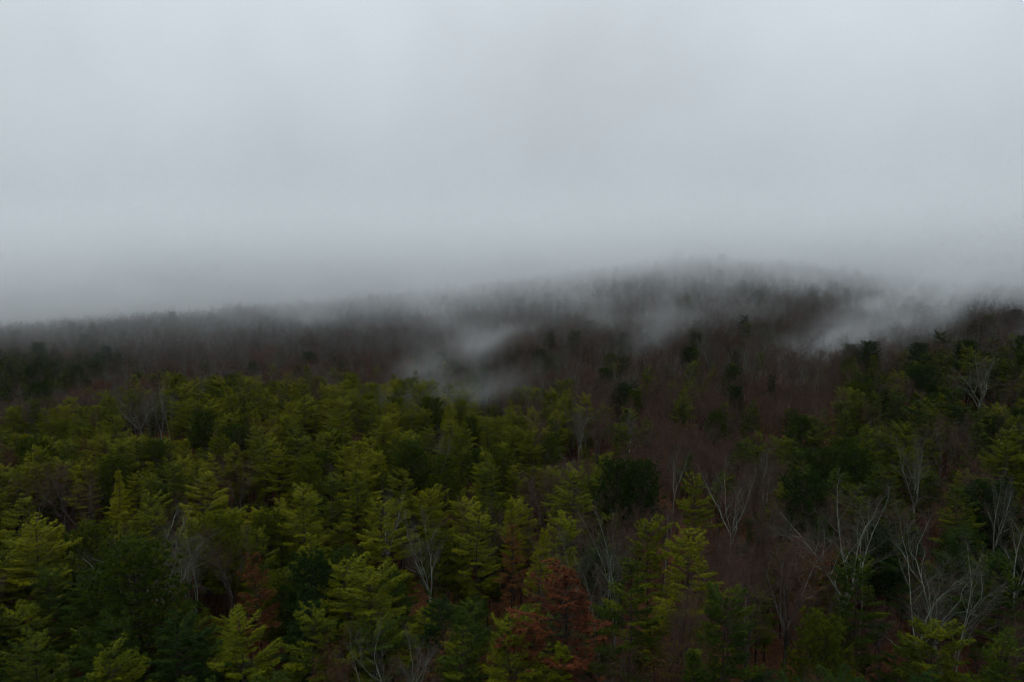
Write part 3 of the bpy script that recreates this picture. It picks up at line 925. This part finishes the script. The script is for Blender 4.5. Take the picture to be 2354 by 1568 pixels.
# ------------------------------------------------------------------ air: thin haze, the cloud sitting on the ridge, drifting mist
def box_mesh(name, lo, hi):
    x0, y0, z0 = lo; x1, y1, z1 = hi
    v = [(x0, y0, z0), (x1, y0, z0), (x1, y1, z0), (x0, y1, z0), (x0, y0, z1), (x1, y0, z1), (x1, y1, z1), (x0, y1, z1)]
    f = np.array([(0, 3, 2, 1), (4, 5, 6, 7), (0, 1, 5, 4), (1, 2, 6, 5), (2, 3, 7, 6), (3, 0, 4, 7)])
    return mesh_np(name, v, [f], [])


def volume_material(name, colour=(.93, .96, 1.0)):
    m = bpy.data.materials.new(name); m.use_nodes = True
    n, l = m.node_tree.nodes, m.node_tree.links
    n.clear()
    out = n.new('ShaderNodeOutputMaterial')
    pv = n.new('ShaderNodeVolumePrincipled')
    pv.inputs['Color'].default_value = (*colour, 1)
    pv.inputs['Anisotropy'].default_value = .1
    l.new(pv.outputs[0], out.inputs['Volume'])
    return m, n, l, pv


me = box_mesh('haze', (-2300, -2000, -120), (2300, 2600, 330))
m, n, l, pv = volume_material('haze')
pv.inputs['Density'].default_value = .00003
me.materials.append(m)
o = bpy.data.objects.new('haze', me); col.objects.link(o)
tag(o, 'thin pale haze in the air over the whole valley', kind='stuff')


class Net:
    """small helper to write arithmetic on field values"""
    def __init__(self, n, l): self.n, self.l = n, l

    def put(self, sock, v):
        if isinstance(v, (int, float)): sock.default_value = v
        elif isinstance(v, tuple): sock.default_value = v
        else: self.l.new(v, sock)

    def op(self, o, a, b=0.0, c=0.0, clamp=False):
        m_ = self.n.new('ShaderNodeMath'); m_.operation = o; m_.use_clamp = clamp
        for s, v in zip(m_.inputs, (a, b, c)): self.put(s, v)
        return m_.outputs[0]

    def vec(self, o, a, b):
        m_ = self.n.new('ShaderNodeVectorMath'); m_.operation = o
        self.put(m_.inputs[0], a); self.put(m_.inputs[1], b)
        return m_.outputs['Value'] if o == 'LENGTH' else m_.outputs['Vector']

    def smooth(self, v, lo, hi, a=0.0, b=1.0):
        r = self.n.new('ShaderNodeMapRange'); r.interpolation_type = 'SMOOTHERSTEP'
        for nm, q in (('Value', v), ('From Min', lo), ('From Max', hi), ('To Min', a), ('To Max', b)): self.put(r.inputs[nm], q)
        return r.outputs[0]

    def curve(self, v, lo, hi, pts):
        """smooth line through (position, value)"""
        vmax = max(p[1] for p in pts)
        r = self.n.new('ShaderNodeValToRGB'); r.color_ramp.interpolation = 'EASE'
        while len(r.color_ramp.elements) < len(pts): r.color_ramp.elements.new(.5)
        for e, (p, q) in zip(r.color_ramp.elements, pts):
            e.position = (p - lo) / (hi - lo); e.color = (q / vmax,) * 3 + (1,)
        t_ = self.op('DIVIDE', self.op('SUBTRACT', v, lo), hi - lo)
        self.l.new(t_, r.inputs[0])
        return self.op('MULTIPLY', r.outputs[0], vmax)

    def noise(self, vec, scale, detail, offset=(0, 0, 0), rough=.5):
        t_ = self.n.new('ShaderNodeTexNoise'); t_.inputs['Scale'].default_value = 1.0; t_.inputs['Detail'].default_value = detail
        t_.inputs['Roughness'].default_value = rough
        self.l.new(self.vec('ADD', self.vec('MULTIPLY', vec, scale), offset), t_.inputs['Vector'])
        return t_.outputs[0]


M_cloud, _n1, _l1, _pv = volume_material('cloud_vapour', (.945, .98, 1.0))
_pv.inputs['Density'].default_value = 1.0


def vapour(name, label, lo, hi, res, field, loc=(0, 0, 0), turn=(0, 0, 0)):
    """a cloud as a density grid filled from a field of position"""
    o_ = bpy.data.objects.new(name, bpy.data.volumes.new(name))
    o_.location = loc; o_.rotation_euler = turn
    col.objects.link(o_)
    tag(o_, label, kind='stuff')
    ng = bpy.data.node_groups.new(name, 'GeometryNodeTree')
    ng.interface.new_socket('Geometry', in_out='INPUT', socket_type='NodeSocketGeometry')
    ng.interface.new_socket('Geometry', in_out='OUTPUT', socket_type='NodeSocketGeometry')
    N, L = ng.nodes, ng.links
    N.new('NodeGroupInput'); go = N.new('NodeGroupOutput')
    vc = N.new('GeometryNodeVolumeCube')
    vc.inputs['Min'].default_value = lo; vc.inputs['Max'].default_value = hi
    for a_, r_ in zip('XYZ', res): vc.inputs['Resolution ' + a_].default_value = r_
    pos = N.new('GeometryNodeInputPosition').outputs[0]
    L.new(field(Net(N, L), pos), vc.inputs['Density'])
    sm = N.new('GeometryNodeSetMaterial'); sm.inputs['Material'].default_value = M_cloud
    L.new(vc.outputs[0], sm.inputs[0]); L.new(sm.outputs[0], go.inputs[0])
    o_.data.materials.append(M_cloud)
    md = o_.modifiers.new('fill', 'NODES'); md.node_group = ng
    return o_


# the low cloud
CLOUD_D = .026


def cloud_field(k, pos):
    sp = k.n.new('ShaderNodeSeparateXYZ'); k.l.new(pos, sp.inputs[0])
    X, Y = sp.outputs[0], sp.outputs[1]
    Z = k.op('ADD', sp.outputs[2], k.op('MULTIPLY', Y, TILT))      # height against the climbing slope
    zb = k.curve(X, -300, 300, [(-300, 34), (-200, 37), (-140, 41), (-60, 44), (0, 48), (50, 51), (80, 52), (130, 44), (160, 38), (220, 45), (300, 46)])
    y0 = k.curve(X, -300, 300, [(-300, 322), (-200, 315), (-140, 292), (-60, 280), (0, 290), (60, 284), (100, 276), (140, 228), (180, 228), (240, 245), (300, 245)])
    nn = k.op('SUBTRACT', k.noise(pos, (1 / 50, 1 / 70, 1 / 30), 4.0, (3, 1, 7), .55), .5)
    hz = k.op('SUBTRACT', k.op('SUBTRACT', Z, zb), k.op('MULTIPLY', nn, 54.0))
    hy = k.op('SUBTRACT', k.op('SUBTRACT', Y, y0), k.op('MULTIPLY', nn, -60.0))
    den = k.op('MULTIPLY', k.smooth(hz, -3, 16), k.smooth(hy, -15, 60))
    top = k.smooth(Z, 46, 124, 1.0, .0)
    edge = k.smooth(k.op('ABSOLUTE', X), 330, 415, 1.0, .0)
    back = k.smooth(Y, 480, 555, 1.0, .0)
    main = k.op('MULTIPLY', k.op('MULTIPLY', k.op('MULTIPLY', den, top), k.op('MULTIPLY', edge, back)), CLOUD_D)
    # torn skirts trailing down the upper slope, slanting with the wind
    cx = k.n.new('ShaderNodeCombineXYZ')
    k.l.new(k.op('ADD', X, k.op('MULTIPLY', Z, -1.1)), cx.inputs[0]); k.l.new(Y, cx.inputs[1]); k.l.new(k.op('ADD', Z, k.op('MULTIPLY', X, .35)), cx.inputs[2])
    ns = k.noise(cx.outputs[0], (1 / 30, 1 / 55, 1 / 17), 4.0, (9, 4, 2), .55)
    low = k.curve(X, -300, 300, [(-300, 40), (-150, 33), (-40, 34), (30, 36), (90, 38), (150, 26), (220, 30), (300, 32)])
    sk = k.op('MULTIPLY', k.smooth(ns, .46, .74), k.smooth(k.op('SUBTRACT', Z, low), -6, 22))
    sk = k.op('MULTIPLY', k.op('MULTIPLY', sk, k.smooth(Y, 215, 275)), k.smooth(Z, 66, 90, 1.0, .0))
    veil = k.op('MULTIPLY', k.op('MULTIPLY', k.smooth(Y, 205, 330), k.smooth(k.op('SUBTRACT', Z, low), -18, 30)), k.smooth(nn, -.3, .25, .4, 1.4))
    veil = k.op('MULTIPLY', k.op('MULTIPLY', veil, k.smooth(Z, 60, 100, 1.0, .0)), VEIL_D)
    return k.op('ADD', main, k.op('MULTIPLY', k.op('ADD', k.op('MULTIPLY', sk, SKIRT_D), veil), edge))


SKIRT_D = .009
VEIL_D = .0048
vapour('low_cloud', 'low grey cloud sitting on the ridge and hiding its top', (-420, 205, -10), (420, 560, 130), (240, 100, 64), cloud_field)


def wisp(label, centre, size, turn, dens, seed, thr=.42):
    """a drifting shred of mist: soft ellipsoid broken up by noise"""
    def field(k, pos):
        warp = k.noise(pos, (1 / 24, 1 / 24, 1 / 24), 2.0, (seed * 5.3, seed, 2), .5)
        sp = k.n.new('ShaderNodeSeparateXYZ'); k.l.new(pos, sp.inputs[0])
        cx = k.n.new('ShaderNodeCombineXYZ')
        k.l.new(sp.outputs[0], cx.inputs[0]); k.l.new(sp.outputs[1], cx.inputs[1])
        k.l.new(k.op('ADD', sp.outputs[2], k.op('MULTIPLY', k.op('SUBTRACT', warp, .5), size[2] * 1.6)), cx.inputs[2])
        q = cx.outputs[0]
        g_ = k.smooth(k.vec('LENGTH', k.vec('DIVIDE', q, size), (0, 0, 0)), .0, 1.0, 1.0, 0.0)
        nz = k.noise(q, (1 / 15, 1 / 14, 1 / 8), 6.0, (seed * 3.1, seed * 1.7, seed), .66)
        return k.op('MULTIPLY', k.op('MULTIPLY', g_, k.smooth(nz, thr - .08, thr + .30)), dens)
    a, b, c = size
    centre = (centre[0], centre[1], centre[2] - TILT * centre[1])
    c = c * 1.6
    vapour('mist', label, (-a, -b, -c), (a, b, c), (int(a * 1.5) + 8, int(b) + 8, int(c * 2.4) + 8), field, centre, turn)


wisp('shred of mist drifting up from the knoll over the brown wood', (-12, 198, 38), (36, 18, 8), (0, R(-25), 0), .038, 1, .42)
wisp('faint veil of mist over the middle of the green pines', (-16, 172, 30.5), (30, 22, 8), (0, R(-10), 0), .020, 2, .42)
wisp('thin upright veil of mist on the bare slope', (40, 232, 43), (26, 20, 12), (0, R(-58), 0), .022, 3, .42)
wisp('long streak of mist slanting down the slope from the cloud', (97, 212, 47), (62, 24, 14), (0, R(-32), 0), .040, 4, .40)
wisp('second paler streak of mist beside the long one under the cloud', (120, 226, 51), (50, 22, 13), (0, R(-38), 0), .028, 7, .41)
wisp('pale patch of mist drifting over the dark pines at the edge of the slope', (134, 200, 40), (36, 24, 8), (0, R(-24), 0), .022, 6, .44)
